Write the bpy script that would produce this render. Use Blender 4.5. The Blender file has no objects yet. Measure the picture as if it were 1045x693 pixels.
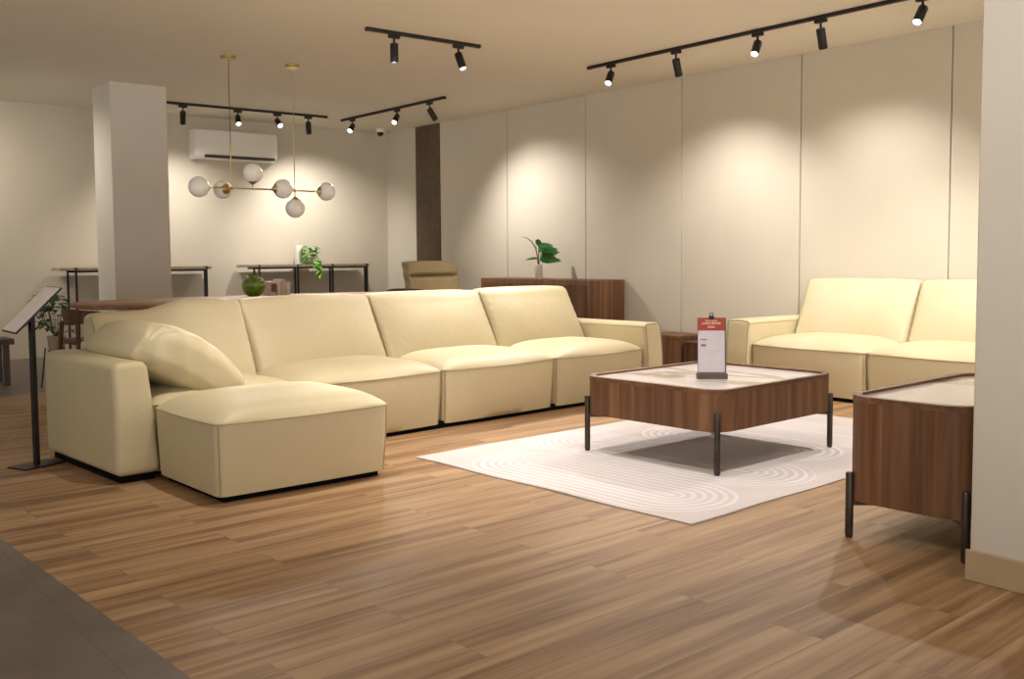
import bpy, bmesh, math, random
from mathutils import Vector, Matrix, Euler
random.seed(7)
PI = math.pi
R = math.radians
COL = bpy.context.scene.collection
sc = bpy.context.scene

# ------------------------------------------------------------------ materials
def new_mat(name):
    m = bpy.data.materials.new(name); m.use_nodes = True
    nt = m.node_tree
    for n in list(nt.nodes): nt.nodes.remove(n)
    out = nt.nodes.new('ShaderNodeOutputMaterial')
    b = nt.nodes.new('ShaderNodeBsdfPrincipled')
    nt.links.new(b.outputs[0], out.inputs[0])
    return m, nt, b

def N(nt, typ, **kw):
    n = nt.nodes.new(typ)
    for k, v in kw.items():
        if k.startswith('i_'):
            n.inputs[k[2:].replace('_', ' ')].default_value = v
        else: setattr(n, k, v)
    return n

def coords(nt, scale=(1,1,1), rot=(0,0,0), loc=(0,0,0)):
    tc = N(nt, 'ShaderNodeTexCoord'); mp = N(nt, 'ShaderNodeMapping')
    mp.inputs['Scale'].default_value = scale; mp.inputs['Rotation'].default_value = rot
    mp.inputs['Location'].default_value = loc
    nt.links.new(tc.outputs['Object'], mp.inputs['Vector'])
    return mp.outputs['Vector']

def ramp(nt, fac, stops):
    r = N(nt, 'ShaderNodeValToRGB')
    e = r.color_ramp.elements
    e[0].position, e[0].color = stops[0][0], (*stops[0][1], 1)
    e[1].position, e[1].color = stops[-1][0], (*stops[-1][1], 1)
    for p, c in stops[1:-1]:
        x = e.new(p); x.color = (*c, 1)
    nt.links.new(fac, r.inputs[0])
    return r.outputs[0]

def bump(nt, b, h, strength=.1, dist=.01):
    bn = N(nt, 'ShaderNodeBump'); bn.inputs['Strength'].default_value = strength
    bn.inputs['Distance'].default_value = dist
    nt.links.new(h, bn.inputs['Height']); nt.links.new(bn.outputs[0], b.inputs['Normal'])

def noisy(name, c1, c2, scale=8, rough=.5, bstr=.0, bscale=200, metal=0, spec=.5, vary=None):
    m, nt, b = new_mat(name)
    v = coords(nt)
    n = N(nt, 'ShaderNodeTexNoise', i_Scale=scale, i_Detail=4.0)
    nt.links.new(v, n.inputs['Vector'])
    nt.links.new(ramp(nt, n.outputs['Fac'], [(.3, c1), (.7, c2)]), b.inputs['Base Color'])
    b.inputs['Roughness'].default_value = rough; b.inputs['Metallic'].default_value = metal
    b.inputs['Specular IOR Level'].default_value = spec
    if bstr:
        n2 = N(nt, 'ShaderNodeTexNoise', i_Scale=bscale, i_Detail=3.0)
        nt.links.new(v, n2.inputs['Vector']); bump(nt, b, n2.outputs['Fac'], bstr, .004)
    return m

def emit(name, c, s):
    m, nt, b = new_mat(name)
    b.inputs['Base Color'].default_value = (*c, 1)
    b.inputs['Emission Color'].default_value = (*c, 1); b.inputs['Emission Strength'].default_value = s
    return m

def leather_mat():
    m, nt, b = new_mat('cream_leather')
    v = coords(nt)
    n = N(nt, 'ShaderNodeTexNoise', i_Scale=2.2, i_Detail=3.0); nt.links.new(v, n.inputs['Vector'])
    nt.links.new(ramp(nt, n.outputs['Fac'], [(.25, (.565, .488, .315)), (.75, (.62, .54, .36))]), b.inputs['Base Color'])
    vo = N(nt, 'ShaderNodeTexVoronoi', i_Scale=420.0); nt.links.new(v, vo.inputs['Vector'])
    n2 = N(nt, 'ShaderNodeTexNoise', i_Scale=7.0, i_Detail=5.0, i_Distortion=1.2); nt.links.new(v, n2.inputs['Vector'])
    ad = N(nt, 'ShaderNodeMath', operation='MULTIPLY_ADD'); ad.inputs[1].default_value = 9.0
    nt.links.new(n2.outputs['Fac'], ad.inputs[0]); nt.links.new(vo.outputs['Distance'], ad.inputs[2])
    bump(nt, b, ad.outputs[0], .28, .0013)
    b.inputs['Roughness'].default_value = .46
    b.inputs['Specular IOR Level'].default_value = .45
    return m

def walnut_mat(name, axis='z', dark=1.0):
    m, nt, b = new_mat(name)
    sc_ = {'z': (9, 9, .35), 'y': (9, .35, 9), 'x': (.35, 9, 9)}[axis]
    v = coords(nt, sc_)
    n = N(nt, 'ShaderNodeTexNoise', i_Scale=2.2, i_Detail=8.0, i_Roughness=.62, i_Distortion=.4)
    nt.links.new(v, n.inputs['Vector'])
    s = dark
    col = ramp(nt, n.outputs['Fac'], [(.28, (.078*s, .034*s, .016*s)), (.45, (.135*s, .063*s, .031*s)), (.58, (.185*s, .090*s, .046*s)), (.75, (.245*s, .130*s, .070*s))])
    # veneer strips
    v2 = coords(nt, {'z': (3.1, 3.1, 0.0), 'y': (3.1, 0, 3.1), 'x': (0, 3.1, 3.1)}[axis])
    vo = N(nt, 'ShaderNodeTexVoronoi', i_Scale=2.6); nt.links.new(v2, vo.inputs['Vector'])
    hs = N(nt, 'ShaderNodeHueSaturation')
    mr = N(nt, 'ShaderNodeMapRange'); mr.inputs['To Min'].default_value = .84; mr.inputs['To Max'].default_value = 1.12
    sp = N(nt, 'ShaderNodeSeparateColor'); nt.links.new(vo.outputs['Color'], sp.inputs[0])
    nt.links.new(sp.outputs[0], mr.inputs['Value']); nt.links.new(mr.outputs[0], hs.inputs['Value'])
    nt.links.new(col, hs.inputs['Color']); nt.links.new(hs.outputs[0], b.inputs['Base Color'])
    b.inputs['Roughness'].default_value = .5
    b.inputs['Specular IOR Level'].default_value = .3
    bump(nt, b, n.outputs['Fac'], .06, .002)
    return m

def floor_wood_mat():
    m, nt, b = new_mat('oak_plank_floor')
    tc = N(nt, 'ShaderNodeTexCoord')
    rot = (0, 0, R(90))
    mp = N(nt, 'ShaderNodeMapping'); mp.inputs['Rotation'].default_value = rot
    nt.links.new(tc.outputs['Object'], mp.inputs['Vector'])
    br = N(nt, 'ShaderNodeTexBrick'); br.offset = .37
    br.inputs['Color1'].default_value = (0, 0, 0, 1); br.inputs['Color2'].default_value = (1, 1, 1, 1)
    br.inputs['Mortar'].default_value = (.3, .3, .3, 1)
    br.inputs['Scale'].default_value = 1.0; br.inputs['Mortar Size'].default_value = .0012
    br.inputs['Brick Width'].default_value = 1.25; br.inputs['Row Height'].default_value = .185
    nt.links.new(mp.outputs[0], br.inputs['Vector'])
    # per-plank offset added to the grain coordinate
    sx = N(nt, 'ShaderNodeVectorMath', operation='SCALE'); sx.inputs['Scale'].default_value = 7.0
    nt.links.new(br.outputs['Color'], sx.inputs[0])
    ad = N(nt, 'ShaderNodeVectorMath', operation='ADD'); nt.links.new(mp.outputs[0], ad.inputs[0]); nt.links.new(sx.outputs[0], ad.inputs[1])
    m2 = N(nt, 'ShaderNodeMapping'); m2.inputs['Scale'].default_value = (.42, 8.5, 1)
    nt.links.new(ad.outputs[0], m2.inputs['Vector'])
    n = N(nt, 'ShaderNodeTexNoise', i_Scale=1.7, i_Detail=9.0, i_Roughness=.6, i_Distortion=.35)
    nt.links.new(m2.outputs[0], n.inputs['Vector'])
    col = ramp(nt, n.outputs['Fac'], [(.25, (.13, .062, .030)), (.42, (.245, .138, .070)), (.56, (.36, .225, .12)), (.74, (.475, .32, .18))])
    hs = N(nt, 'ShaderNodeHueSaturation')
    sp = N(nt, 'ShaderNodeSeparateColor'); nt.links.new(br.outputs['Color'], sp.inputs[0])
    mr = N(nt, 'ShaderNodeMapRange'); mr.inputs['To Min'].default_value = .93; mr.inputs['To Max'].default_value = 1.05
    nt.links.new(sp.outputs[0], mr.inputs['Value']); nt.links.new(mr.outputs[0], hs.inputs['Value'])
    nt.links.new(col, hs.inputs['Color'])
    mx = N(nt, 'ShaderNodeMix', data_type='RGBA', blend_type='MULTIPLY'); mx.inputs[7].default_value = (.72, .68, .64, 1)
    nt.links.new(br.outputs['Fac'], mx.inputs[0]); nt.links.new(hs.outputs[0], mx.inputs[6])
    nt.links.new(mx.outputs[2], b.inputs['Base Color'])
    b.inputs['Roughness'].default_value = .5
    b.inputs['Specular IOR Level'].default_value = .22
    bump(nt, b, n.outputs['Fac'], .08, .002)
    return m

def tile_mat():
    m, nt, b = new_mat('grey_floor_tile')
    v = coords(nt)
    n = N(nt, 'ShaderNodeTexNoise', i_Scale=5.0, i_Detail=6.0); nt.links.new(v, n.inputs['Vector'])
    col = ramp(nt, n.outputs['Fac'], [(.3, (.115, .092, .078)), (.7, (.155, .128, .11))])
    br = N(nt, 'ShaderNodeTexBrick'); br.offset = 0
    br.inputs['Scale'].default_value = 1; br.inputs['Brick Width'].default_value = .8; br.inputs['Row Height'].default_value = .8
    br.inputs['Mortar Size'].default_value = .003
    nt.links.new(v, br.inputs['Vector'])
    mx = N(nt, 'ShaderNodeMix', data_type='RGBA', blend_type='MULTIPLY'); mx.inputs[7].default_value = (.8, .76, .72, 1)
    nt.links.new(br.outputs['Fac'], mx.inputs[0]); nt.links.new(col, mx.inputs[6]); nt.links.new(mx.outputs[2], b.inputs['Base Color'])
    b.inputs['Roughness'].default_value = .5
    return m

def stone_mat(name, seams, sc_=1.0):
    m, nt, b = new_mat(name)
    v = coords(nt, (1.2, 2.6, 1), (0, 0, .5))
    n = N(nt, 'ShaderNodeTexNoise', i_Scale=1.1*sc_, i_Detail=5.0, i_Distortion=1.3, i_Roughness=.5); nt.links.new(v, n.inputs['Vector'])
    col = ramp(nt, n.outputs['Fac'], [(.30, (.27, .21, .15)), (.41, (.40, .34, .28)), (.47, (.58, .54, .54)), (.64, (.64, .60, .63)), (.78, (.44, .39, .34))])
    br = N(nt, 'ShaderNodeTexBrick'); br.offset = 0
    br.inputs['Scale'].default_value = 1; br.inputs['Brick Width'].default_value = seams[0]; br.inputs['Row Height'].default_value = seams[1]
    br.inputs['Mortar Size'].default_value = .0015
    v2 = coords(nt, (1, 1, 1), (0, 0, 0), seams[2]); nt.links.new(v2, br.inputs['Vector'])
    mx = N(nt, 'ShaderNodeMix', data_type='RGBA', blend_type='MULTIPLY'); mx.inputs[7].default_value = (.2, .17, .15, 1)
    nt.links.new(br.outputs['Fac'], mx.inputs[0]); nt.links.new(col, mx.inputs[6]); nt.links.new(mx.outputs[2], b.inputs['Base Color'])
    b.inputs['Roughness'].default_value = .16
    return m

def rug_mat():
    """pale rug with raised racetrack arcs: concentric rings about several segments."""
    m, nt, b = new_mat('arc_pattern_rug')
    tc = N(nt, 'ShaderNodeTexCoord'); sp = N(nt, 'ShaderNodeSeparateXYZ'); nt.links.new(tc.outputs['Object'], sp.inputs[0])
    def M(op, a, c=None, clamp=False):
        n = N(nt, 'ShaderNodeMath', operation=op, use_clamp=clamp)
        for i, s in enumerate((a, c)):
            if s is None: continue
            if isinstance(s, (int, float)): n.inputs[i].default_value = s
            else: nt.links.new(s, n.inputs[i])
        return n.outputs[0]
    X, Y = sp.outputs[0], sp.outputs[1]
    # (centre y, x start, x end, radius): object space of the rug, x = 0..1.88, y = 0..2.85
    segs = [(.33, .55, 1.50, .30), (.98, .30, 1.45, .34), (1.62, .62, 1.28, .32), (2.22, .35, 1.5, .30)]
    acc = None
    for (cy, x0, x1, rad) in segs:
        cx = M('MINIMUM', M('MAXIMUM', X, x0), x1)
        dx = M('SUBTRACT', X, cx); dy = M('SUBTRACT', Y, cy)
        d = M('SQRT', M('ADD', M('MULTIPLY', dx, dx), M('MULTIPLY', dy, dy)))
        s = M('SINE', M('MULTIPLY', d, 2*PI/.047))
        s = M('MULTIPLY', M('ADD', s, .15), 2.2, True)
        mask = M('LESS_THAN', d, rad)
        v = M('MULTIPLY', s, mask)
        acc = v if acc is None else M('MAXIMUM', acc, v)
    nz = N(nt, 'ShaderNodeTexNoise', i_Scale=260.0, i_Detail=2.0); nt.links.new(tc.outputs['Object'], nz.inputs['Vector'])
    nb = N(nt, 'ShaderNodeTexNoise', i_Scale=2.0, i_Detail=3.0); nt.links.new(tc.outputs['Object'], nb.inputs['Vector'])
    base = ramp(nt, nb.outputs['Fac'], [(.35, (.53, .485, .485)), (.65, (.575, .53, .54))])
    mx = N(nt, 'ShaderNodeMix', data_type='RGBA'); mx.inputs[7].default_value = (.67, .63, .665, 1)
    nt.links.new(acc, mx.inputs[0]); nt.links.new(base, mx.inputs[6]); nt.links.new(mx.outputs[2], b.inputs['Base Color'])
    hh = M('ADD', M('MULTIPLY', acc, 1.5), M('MULTIPLY', nz.outputs['Fac'], .6))
    bump(nt, b, hh, .5, .004)
    b.inputs['Roughness'].default_value = .95; b.inputs['Specular IOR Level'].default_value = .1
    b.inputs['Sheen Weight'].default_value = .2
    return m

MT = {}
MT['leather'] = leather_mat()
MT['seam'] = noisy('cream_leather_piping', (.38, .305, .18), (.44, .355, .21), 20, .5)
MT['tan'] = noisy('tan_leather', (.37, .285, .15), (.43, .335, .185), 6, .5, .2, 300)
MT['walnut'] = walnut_mat('walnut_veneer_vertical')
MT['walnut_d'] = walnut_mat('dark_walnut_veneer', 'z', .6)
MT['walnut_rim'] = walnut_mat('walnut_rim', 'y', 1.0)
MT['tablewood'] = walnut_mat('dining_table_walnut', 'y', 1.7)
MT['shelfwood'] = noisy('console_oak', (.24, .175, .115), (.31, .235, .16), 12, .5)
MT['chairwood'] = walnut_mat('chair_walnut', 'z', .75)
MT['stoolwood'] = noisy('grey_brown_wood', (.075, .055, .05), (.11, .08, .072), 12, .6)
MT['slat'] = noisy('slat_timber', (.11, .072, .042), (.145, .097, .056), 9, .55)
MT['slat_back'] = noisy('slat_backing', (.02, .012, .008), (.03, .018, .012), 5, .8)
MT['floorwood'] = floor_wood_mat()
MT['tile'] = tile_mat()
MT['stone'] = stone_mat('veined_stone_top', (9, 9, (4.5, 4.5, 0)))
MT['stone2'] = stone_mat('pale_stone_top', (.60, 9, (.45, 4.5, 0)), .35)
MT['rug'] = rug_mat()
MT['wall'] = noisy('beige_plaster', (.545, .485, .39), (.57, .51, .41), 3, .75, .05, 300)
MT['panel'] = noisy('beige_wall_panel', (.60, .545, .455), (.625, .57, .475), 2, .55, .03, 150)
MT['ceil'] = noisy('ceiling_paint', (.78, .72, .61), (.80, .74, .63), 2, .85)
MT['col'] = noisy('column_paint', (.52, .475, .415), (.545, .50, .435), 3, .7)
MT['groove'] = noisy('panel_groove', (.06, .05, .035), (.09, .07, .05), 5, .8)
MT['bbwood'] = noisy('baseboard_oak', (.36, .26, .16), (.44, .33, .21), 3, .55)
MT['black'] = noisy('black_metal', (.012, .010, .010), (.022, .019, .018), 12, .45, metal=.3)
MT['plinth'] = noisy('black_plinth', (.003, .003, .003), (.006, .005, .005), 12, .95, spec=.1)
MT['bronze'] = noisy('dark_bronze_metal', (.055, .045, .040), (.085, .07, .06), 14, .4, metal=.8)
MT['brass'] = noisy('brass', (.50, .39, .15), (.58, .46, .19), 14, .3, metal=1)
MT['white'] = noisy('white_plastic', (.76, .73, .67), (.79, .76, .70), 6, .4)
MT['ceramic'] = noisy('white_ceramic', (.74, .71, .66), (.80, .77, .72), 6, .35)
MT['darkslot'] = noisy('dark_slot', (.05, .035, .03), (.07, .05, .04), 6, .6)
MT['globe'] = noisy('opal_glass_globe', (.93, .91, .89), (.95, .93, .91), 4, .2)
MT['paper'] = noisy('white_paper', (.50, .455, .52), (.54, .495, .56), 20, .6)
MT['redband'] = noisy('red_paper_band', (.27, .035, .018), (.31, .045, .022), 20, .6)
MT['ink'] = noisy('grey_ink', (.16, .12, .14), (.22, .17, .2), 20, .7)
MT['inkl'] = noisy('pale_ink', (.42, .38, .43), (.5, .45, .5), 20, .7)
MT['whiteink'] = noisy('cream_ink', (.85, .7, .55), (.88, .74, .6), 20, .7)
MT['leaf'] = noisy('dark_green_leaf', (.012, .10, .018), (.03, .19, .035), 18, .4)
MT['leaf2'] = noisy('fresh_green_leaf', (.10, .32, .02), (.26, .55, .06), 18, .45)
MT['leaf3'] = noisy('muted_green_leaf', (.020, .085, .040), (.05, .16, .07), 18, .5)
MT['stem'] = noisy('brown_stem', (.07, .05, .03), (.12, .09, .05), 18, .7)
MT['pot'] = noisy('clay_pot', (.33, .24, .17), (.38, .28, .2), 8, .7)
MT['book1'] = noisy('pinkish_book', (.55, .42, .42), (.68, .56, .55), 60, .6)
MT['book2'] = noisy('cream_book', (.60, .50, .42), (.68, .57, .48), 30, .6)
MT['book3'] = noisy('white_book', (.72, .62, .58), (.78, .70, .66), 30, .6)
MT['book_d'] = noisy('dark_print', (.14, .06, .05), (.22, .1, .08), 80, .6)
MT['lens'] = emit('lamp_lens', (1, .96, .95), 14)
MT['signface'] = noisy('pinkish_sign_face', (.80, .73, .74), (.86, .79, .80), 14, .45)

def glass_green():
    m, nt, b = new_mat('green_glass')
    v = coords(nt); n = N(nt, 'ShaderNodeTexVoronoi', i_Scale=28.0); nt.links.new(v, n.inputs['Vector'])
    nt.links.new(ramp(nt, n.outputs['Distance'], [(.1, (.10, .20, .012)), (.7, (.26, .42, .05))]), b.inputs['Base Color'])
    bump(nt, b, n.outputs['Distance'], .6, .01)
    b.inputs['Roughness'].default_value = .08; b.inputs['Transmission Weight'].default_value = .45
    b.inputs['Coat Weight'].default_value = .6
    return m
MT['greenglass'] = glass_green()

# ------------------------------------------------------------------ geometry helpers
class G:
    """collects shapes, linked as one mesh object"""
    def __init__(s): s.v = []; s.f = []
    def add(s, vs, fs, mat=None):
        o = len(s.v)
        s.v += [tuple(mat @ Vector(p)) if mat else tuple(p) for p in vs]
        s.f += [tuple(i+o for i in f) for f in fs]
        return s
    def box(s, x0, x1, y0, y1, z0, z1, bev=0, mat=None, seg=2):
        bm = bmesh.new(); bmesh.ops.create_cube(bm, size=1)
        bmesh.ops.scale(bm, vec=(x1-x0, y1-y0, z1-z0), verts=bm.verts)
        bmesh.ops.translate(bm, vec=((x0+x1)/2, (y0+y1)/2, (z0+z1)/2), verts=bm.verts)
        if bev: bmesh.ops.bevel(bm, geom=list(bm.edges), offset=bev, segments=seg, affect='EDGES', profile=.5)
        bm.verts.index_update()
        s.add([v.co.copy() for v in bm.verts], [[v.index for v in f.verts] for f in bm.faces], mat); bm.free()
        return s
    def lathe(s, prof, c=(0,0,0), n=32, mat=None):
        vs, fs = [], []
        for r, z in prof:
            for k in range(n):
                a = 2*PI*k/n; vs.append((c[0]+r*math.cos(a), c[1]+r*math.sin(a), c[2]+z))
        for i in range(len(prof)-1):
            for k in range(n):
                fs.append((i*n+k, i*n+(k+1) % n, (i+1)*n+(k+1) % n, (i+1)*n+k))
        if prof[0][0] > 1e-6: fs.append(tuple(reversed(range(n))))
        if prof[-1][0] > 1e-6: fs.append(tuple((len(prof)-1)*n+k for k in range(n)))
        return s.add(vs, fs, mat)
    def cyl(s, p0, p1, r0, r1=None, n=16):
        r1 = r0 if r1 is None else r1
        p0, p1 = Vector(p0), Vector(p1); d = p1-p0
        q = Vector((0,0,1)).rotation_difference(d.normalized()).to_matrix().to_4x4()
        b = min(.15*r0, d.length*.2)
        return s.lathe([(r0-b, 0), (r0, b), (r1, d.length-b), (r1-b, d.length)], (0,0,0), n, Matrix.Translation(p0) @ q)
    def sphere(s, c, r, n=32, m=16, sx=1, sy=1, sz=1):
        prof = [(max(1e-7, r*math.sin(PI*i/m)), -r*math.cos(PI*i/m)) for i in range(m+1)]
        return s.lathe(prof, (0,0,0), n, Matrix.Translation(c) @ Matrix.Diagonal((sx, sy, sz, 1)))
    def tube(s, pts, r, n=8, closed=False, rf=None):
        pts = [Vector(p) for p in pts]; m = len(pts); vs, fs = [], []
        up = None
        for i, p in enumerate(pts):
            a = pts[(i-1) % m] if (closed or i > 0) else pts[i]; c = pts[(i+1) % m] if (closed or i < m-1) else pts[i]
            t = (c-a).normalized() if (c-a).length > 1e-9 else Vector((0,0,1))
            if up is None: up = t.orthogonal().normalized()
            up = (up - t*up.dot(t)); up = up.normalized() if up.length > 1e-6 else t.orthogonal().normalized()
            w = t.cross(up)
            rr = r if rf is None else r*rf(i/(m-1))
            for k in range(n):
                an = 2*PI*k/n; vs.append(p + (up*math.cos(an) + w*math.sin(an))*rr)
        last = m if closed else m-1
        for i in range(last):
            j = (i+1) % m
            for k in range(n): fs.append((i*n+k, i*n+(k+1) % n, j*n+(k+1) % n, j*n+k))
        if not closed:
            fs.append(tuple(reversed(range(n)))); fs.append(tuple((m-1)*n+k for k in range(n)))
        return s.add(vs, fs)
    def prism(s, outline, z0, z1, bev=0, mat=None):
        bm = bmesh.new(); vv = [bm.verts.new((x, y, z0)) for x, y in outline]
        f = bm.faces.new(vv)
        r = bmesh.ops.extrude_face_region(bm, geom=[f])
        bmesh.ops.translate(bm, vec=(0,0,z1-z0), verts=[e for e in r['geom'] if isinstance(e, bmesh.types.BMVert)])
        if bev:
            ed = [e for e in bm.edges if abs(e.verts[0].co.z-e.verts[1].co.z) < 1e-6]
            bmesh.ops.bevel(bm, geom=ed, offset=bev, segments=2, affect='EDGES', profile=.5)
        bmesh.ops.recalc_face_normals(bm, faces=bm.faces)
        bm.verts.index_update()
        s.add([v.co.copy() for v in bm.verts], [[v.index for v in f.verts] for f in bm.faces], mat); bm.free()
        return s
    def ring_prism(s, outer, inner, z0, z1):
        n = len(outer); vs, fs = [], []
        for z in (z0, z1):
            vs += [(x, y, z) for x, y in outer]; vs += [(x, y, z) for x, y in inner]
        for i in range(n):
            j = (i+1) % n
            fs += [(i, j, 2*n+j, 2*n+i), (n+j, n+i, 3*n+i, 3*n+j), (2*n+i, 2*n+j, 3*n+j, 3*n+i), (j, i, n+i, n+j)]
        return s.add(vs, fs)
    def build(s, name, mat, parent=None, smooth=True, angle=40, loc=(0,0,0), rotz=0, recalc=True):
        me = bpy.data.meshes.new(name); me.from_pydata(s.v, [], s.f); me.validate()
        bm = bmesh.new(); bm.from_mesh(me)
        if recalc: bmesh.ops.recalc_face_normals(bm, faces=bm.faces)
        for f in bm.faces: f.smooth = smooth
        if smooth:
            for e in bm.edges:
                if len(e.link_faces) == 2 and e.calc_face_angle(0) > R(angle): e.smooth = False
        bm.to_mesh(me); bm.free()
        me.materials.append(MT[mat] if isinstance(mat, str) else mat)
        o = bpy.data.objects.new(name, me); COL.objects.link(o)
        o.location = loc; o.rotation_euler = (0, 0, rotz)
        if parent: o.parent = parent
        return o

def softbox(hx, hy, hz, r, deform=None, n=(10, 10, 6), k=4):
    """box with rounded edges on a lattice, then deformed: returns verts, faces"""
    def axis(h, m):
        a = [-h + r*i/k for i in range(k)]
        inner = [-(h-r) + 2*(h-r)*i/m for i in range(m+1)]
        return a + inner + [h - r + r*(i+1)/k for i in range(k)]
    ax, ay, az = axis(hx, n[0]), axis(hy, n[1]), axis(hz, n[2])
    idx, vs, fs = {}, [], []
    def V(i, j, l):
        key = (i, j, l)
        if key in idx: return idx[key]
        p = Vector((ax[i], ay[j], az[l]))
        q = Vector((max(-hx+r, min(hx-r, p.x)), max(-hy+r, min(hy-r, p.y)), max(-hz+r, min(hz-r, p.z))))
        d = p-q
        if d.length > 1e-9: p = q + d.normalized()*r
        if deform: p = Vector(deform(p.x, p.y, p.z))
        idx[key] = len(vs); vs.append(p); return idx[key]
    A, B, C_ = len(ax)-1, len(ay)-1, len(az)-1
    for i in range(A):
        for j in range(B):
            fs.append((V(i,j,0), V(i,j+1,0), V(i+1,j+1,0), V(i+1,j,0)))
            fs.append((V(i,j,C_), V(i+1,j,C_), V(i+1,j+1,C_), V(i,j+1,C_)))
    for i in range(A):
        for l in range(C_):
            fs.append((V(i,0,l), V(i+1,0,l), V(i+1,0,l+1), V(i,0,l+1)))
            fs.append((V(i,B,l), V(i,B,l+1), V(i+1,B,l+1), V(i+1,B,l)))
    for j in range(B):
        for l in range(C_):
            fs.append((V(0,j,l), V(0,j,l+1), V(0,j+1,l+1), V(0,j+1,l)))
            fs.append((V(A,j,l), V(A,j+1,l), V(A,j+1,l+1), V(A,j,l+1)))
    return vs, fs

def rrect(x0, x1, y0, y1, r, n=8, edge=1, bulge=(0, 0, 0, 0)):
    """rounded rectangle outline, anticlockwise; bulge = outward bow of sides x1, y1, x0, y0"""
    pts = []
    cs = [((x1-r, y0+r), -90), ((x1-r, y1-r), 0), ((x0+r, y1-r), 90), ((x0+r, y0+r), 180)]
    for ci, ((cx, cy), a0) in enumerate(cs):
        for k in range(n+1):
            a = R(a0 + 90*k/n); pts.append((cx+r*math.cos(a), cy+r*math.sin(a)))
        (nx, ny), na = cs[(ci+1) % 4]
        a = R(a0+90); p = (cx+r*math.cos(a), cy+r*math.sin(a)); q = (nx+r*math.cos(a), ny+r*math.sin(a))
        for k in range(1, edge):
            t = k/edge; pts.append((p[0]+(q[0]-p[0])*t, p[1]+(q[1]-p[1])*t))
    mx, my, hx, hy = (x0+x1)/2, (y0+y1)/2, (x1-x0)/2, (y1-y0)/2
    out = []
    for x, y in pts:
        a, c = (x-mx)/hx, (y-my)/hy
        dx = (bulge[0] if a > 0 else -bulge[2]) * max(0, 1-c*c) * min(1, abs(a)**6)
        dy = (bulge[1] if c > 0 else -bulge[3]) * max(0, 1-a*a) * min(1, abs(c)**6)
        out.append((x+dx, y+dy))
    return out

def empty(name, loc=(0,0,0), rotz=0, label=None, cat=None, group=None):
    o = bpy.data.objects.new(name, None); COL.objects.link(o)
    o.location = loc; o.rotation_euler = (0, 0, rotz); o.empty_display_size = .1
    if label: o['label'] = label
    if cat: o['category'] = cat
    if group: o['group'] = group
    return o
def tag(o, label, cat, group=None):
    o['label'] = label; o['category'] = cat
    if group: o['group'] = group
    return o
def struct(o): o['kind'] = 'structure'; return o
def kids(o): return [c for c in bpy.data.objects if c.parent == o]
def copy_tree(o, parent=None):
    c = o.copy(); COL.objects.link(c)
    if parent: c.parent = parent
    for ch in kids(o): copy_tree(ch, c)
    return c

# ------------------------------------------------------------------ room
XW, YW, HC = -11.85, 7.33, 2.80
X1, Y0 = 3.5, -5.0
FY = .05      # the laid floor and the furniture stand a little askew to the walls
# wood floor zone boundary: line through (-4.29,.84) .. (-2.49,.936)
fl = G().prism([(-8.65, .61), (X1, 1.24), (X1, YW+.05), (-9.0, YW+.05)], -.02, 0)
o = struct(fl.build('floor', 'floorwood', smooth=False)); 
# planks follow the floor's own direction
o.data.transform(Matrix.Rotation(-FY, 4, 'Z')); o.rotation_euler.z = FY
tl = G().prism([(XW-.05, Y0), (X1, Y0), (X1, 1.24), (-8.65, .61), (-9.0, YW+.05), (XW-.05, YW+.05)], -.02, 0)
o = struct(tl.build('floor_tile', 'tile', smooth=False))
struct(G().box(XW-.1, X1, Y0, YW+.1, HC, HC+.1).build('ceiling', 'ceil', smooth=False))
struct(G().box(XW-.1, XW, Y0, YW+.1, -.02, HC).build('wall_left', 'wall', smooth=False))
# right wall: panels with dark gaps between
w = G(); gaps = [-10.535, -9.187, -7.837, -6.485, -5.14, -3.81, -2.46, -1.11, .24, 1.59, 2.94]
w.box(XW, -11.122, YW, YW+.06, 0, HC)
prev = -10.565
for g in gaps[1:] + [X1]:
    w.box(prev+.005, g-.005, YW, YW+.06, 0, HC, .002, seg=1); prev = g
struct(w.build('wall_right', 'panel', smooth=False))
struct(G().box(XW, X1, YW+.05, YW+.12, 0, HC).build('trim_1', 'groove', smooth=False))
# slatted dark timber strip
s = G(); s.box(-11.122, -10.565, YW+.02, YW+.05, 0, HC)
sl = empty('slatted_wall_panel', (0, 0, 0)); sl['kind'] = 'structure'
s.build('backing', 'slat_back', sl, smooth=False)
s = G(); nsl = 12
for i in range(nsl):
    x = -11.122 + (i+.5)*.557/nsl
    s.box(x-.0155, x+.0155, YW-.012, YW+.021, 0, HC, .002, seg=1)
s.build('slats', 'slat', sl, smooth=False)
# columns
struct(G().box(-10.49, -9.945, 3.05, 3.60, 0, HC, .004, seg=1).build('column', 'col', smooth=False))
struct(G().box(-1.592, -.95, 3.25, 3.78, 0, HC, .004, seg=1).build('wall_front', 'col', smooth=False))
b = G().box(-1.603, -.938, 3.238, 3.25, 0, .105, .003, seg=1); b.box(-.95, -.938, 3.25, 3.78, 0, .105, .003, seg=1)
struct(b.build('baseboard_front', 'bbwood', smooth=False))

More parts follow.
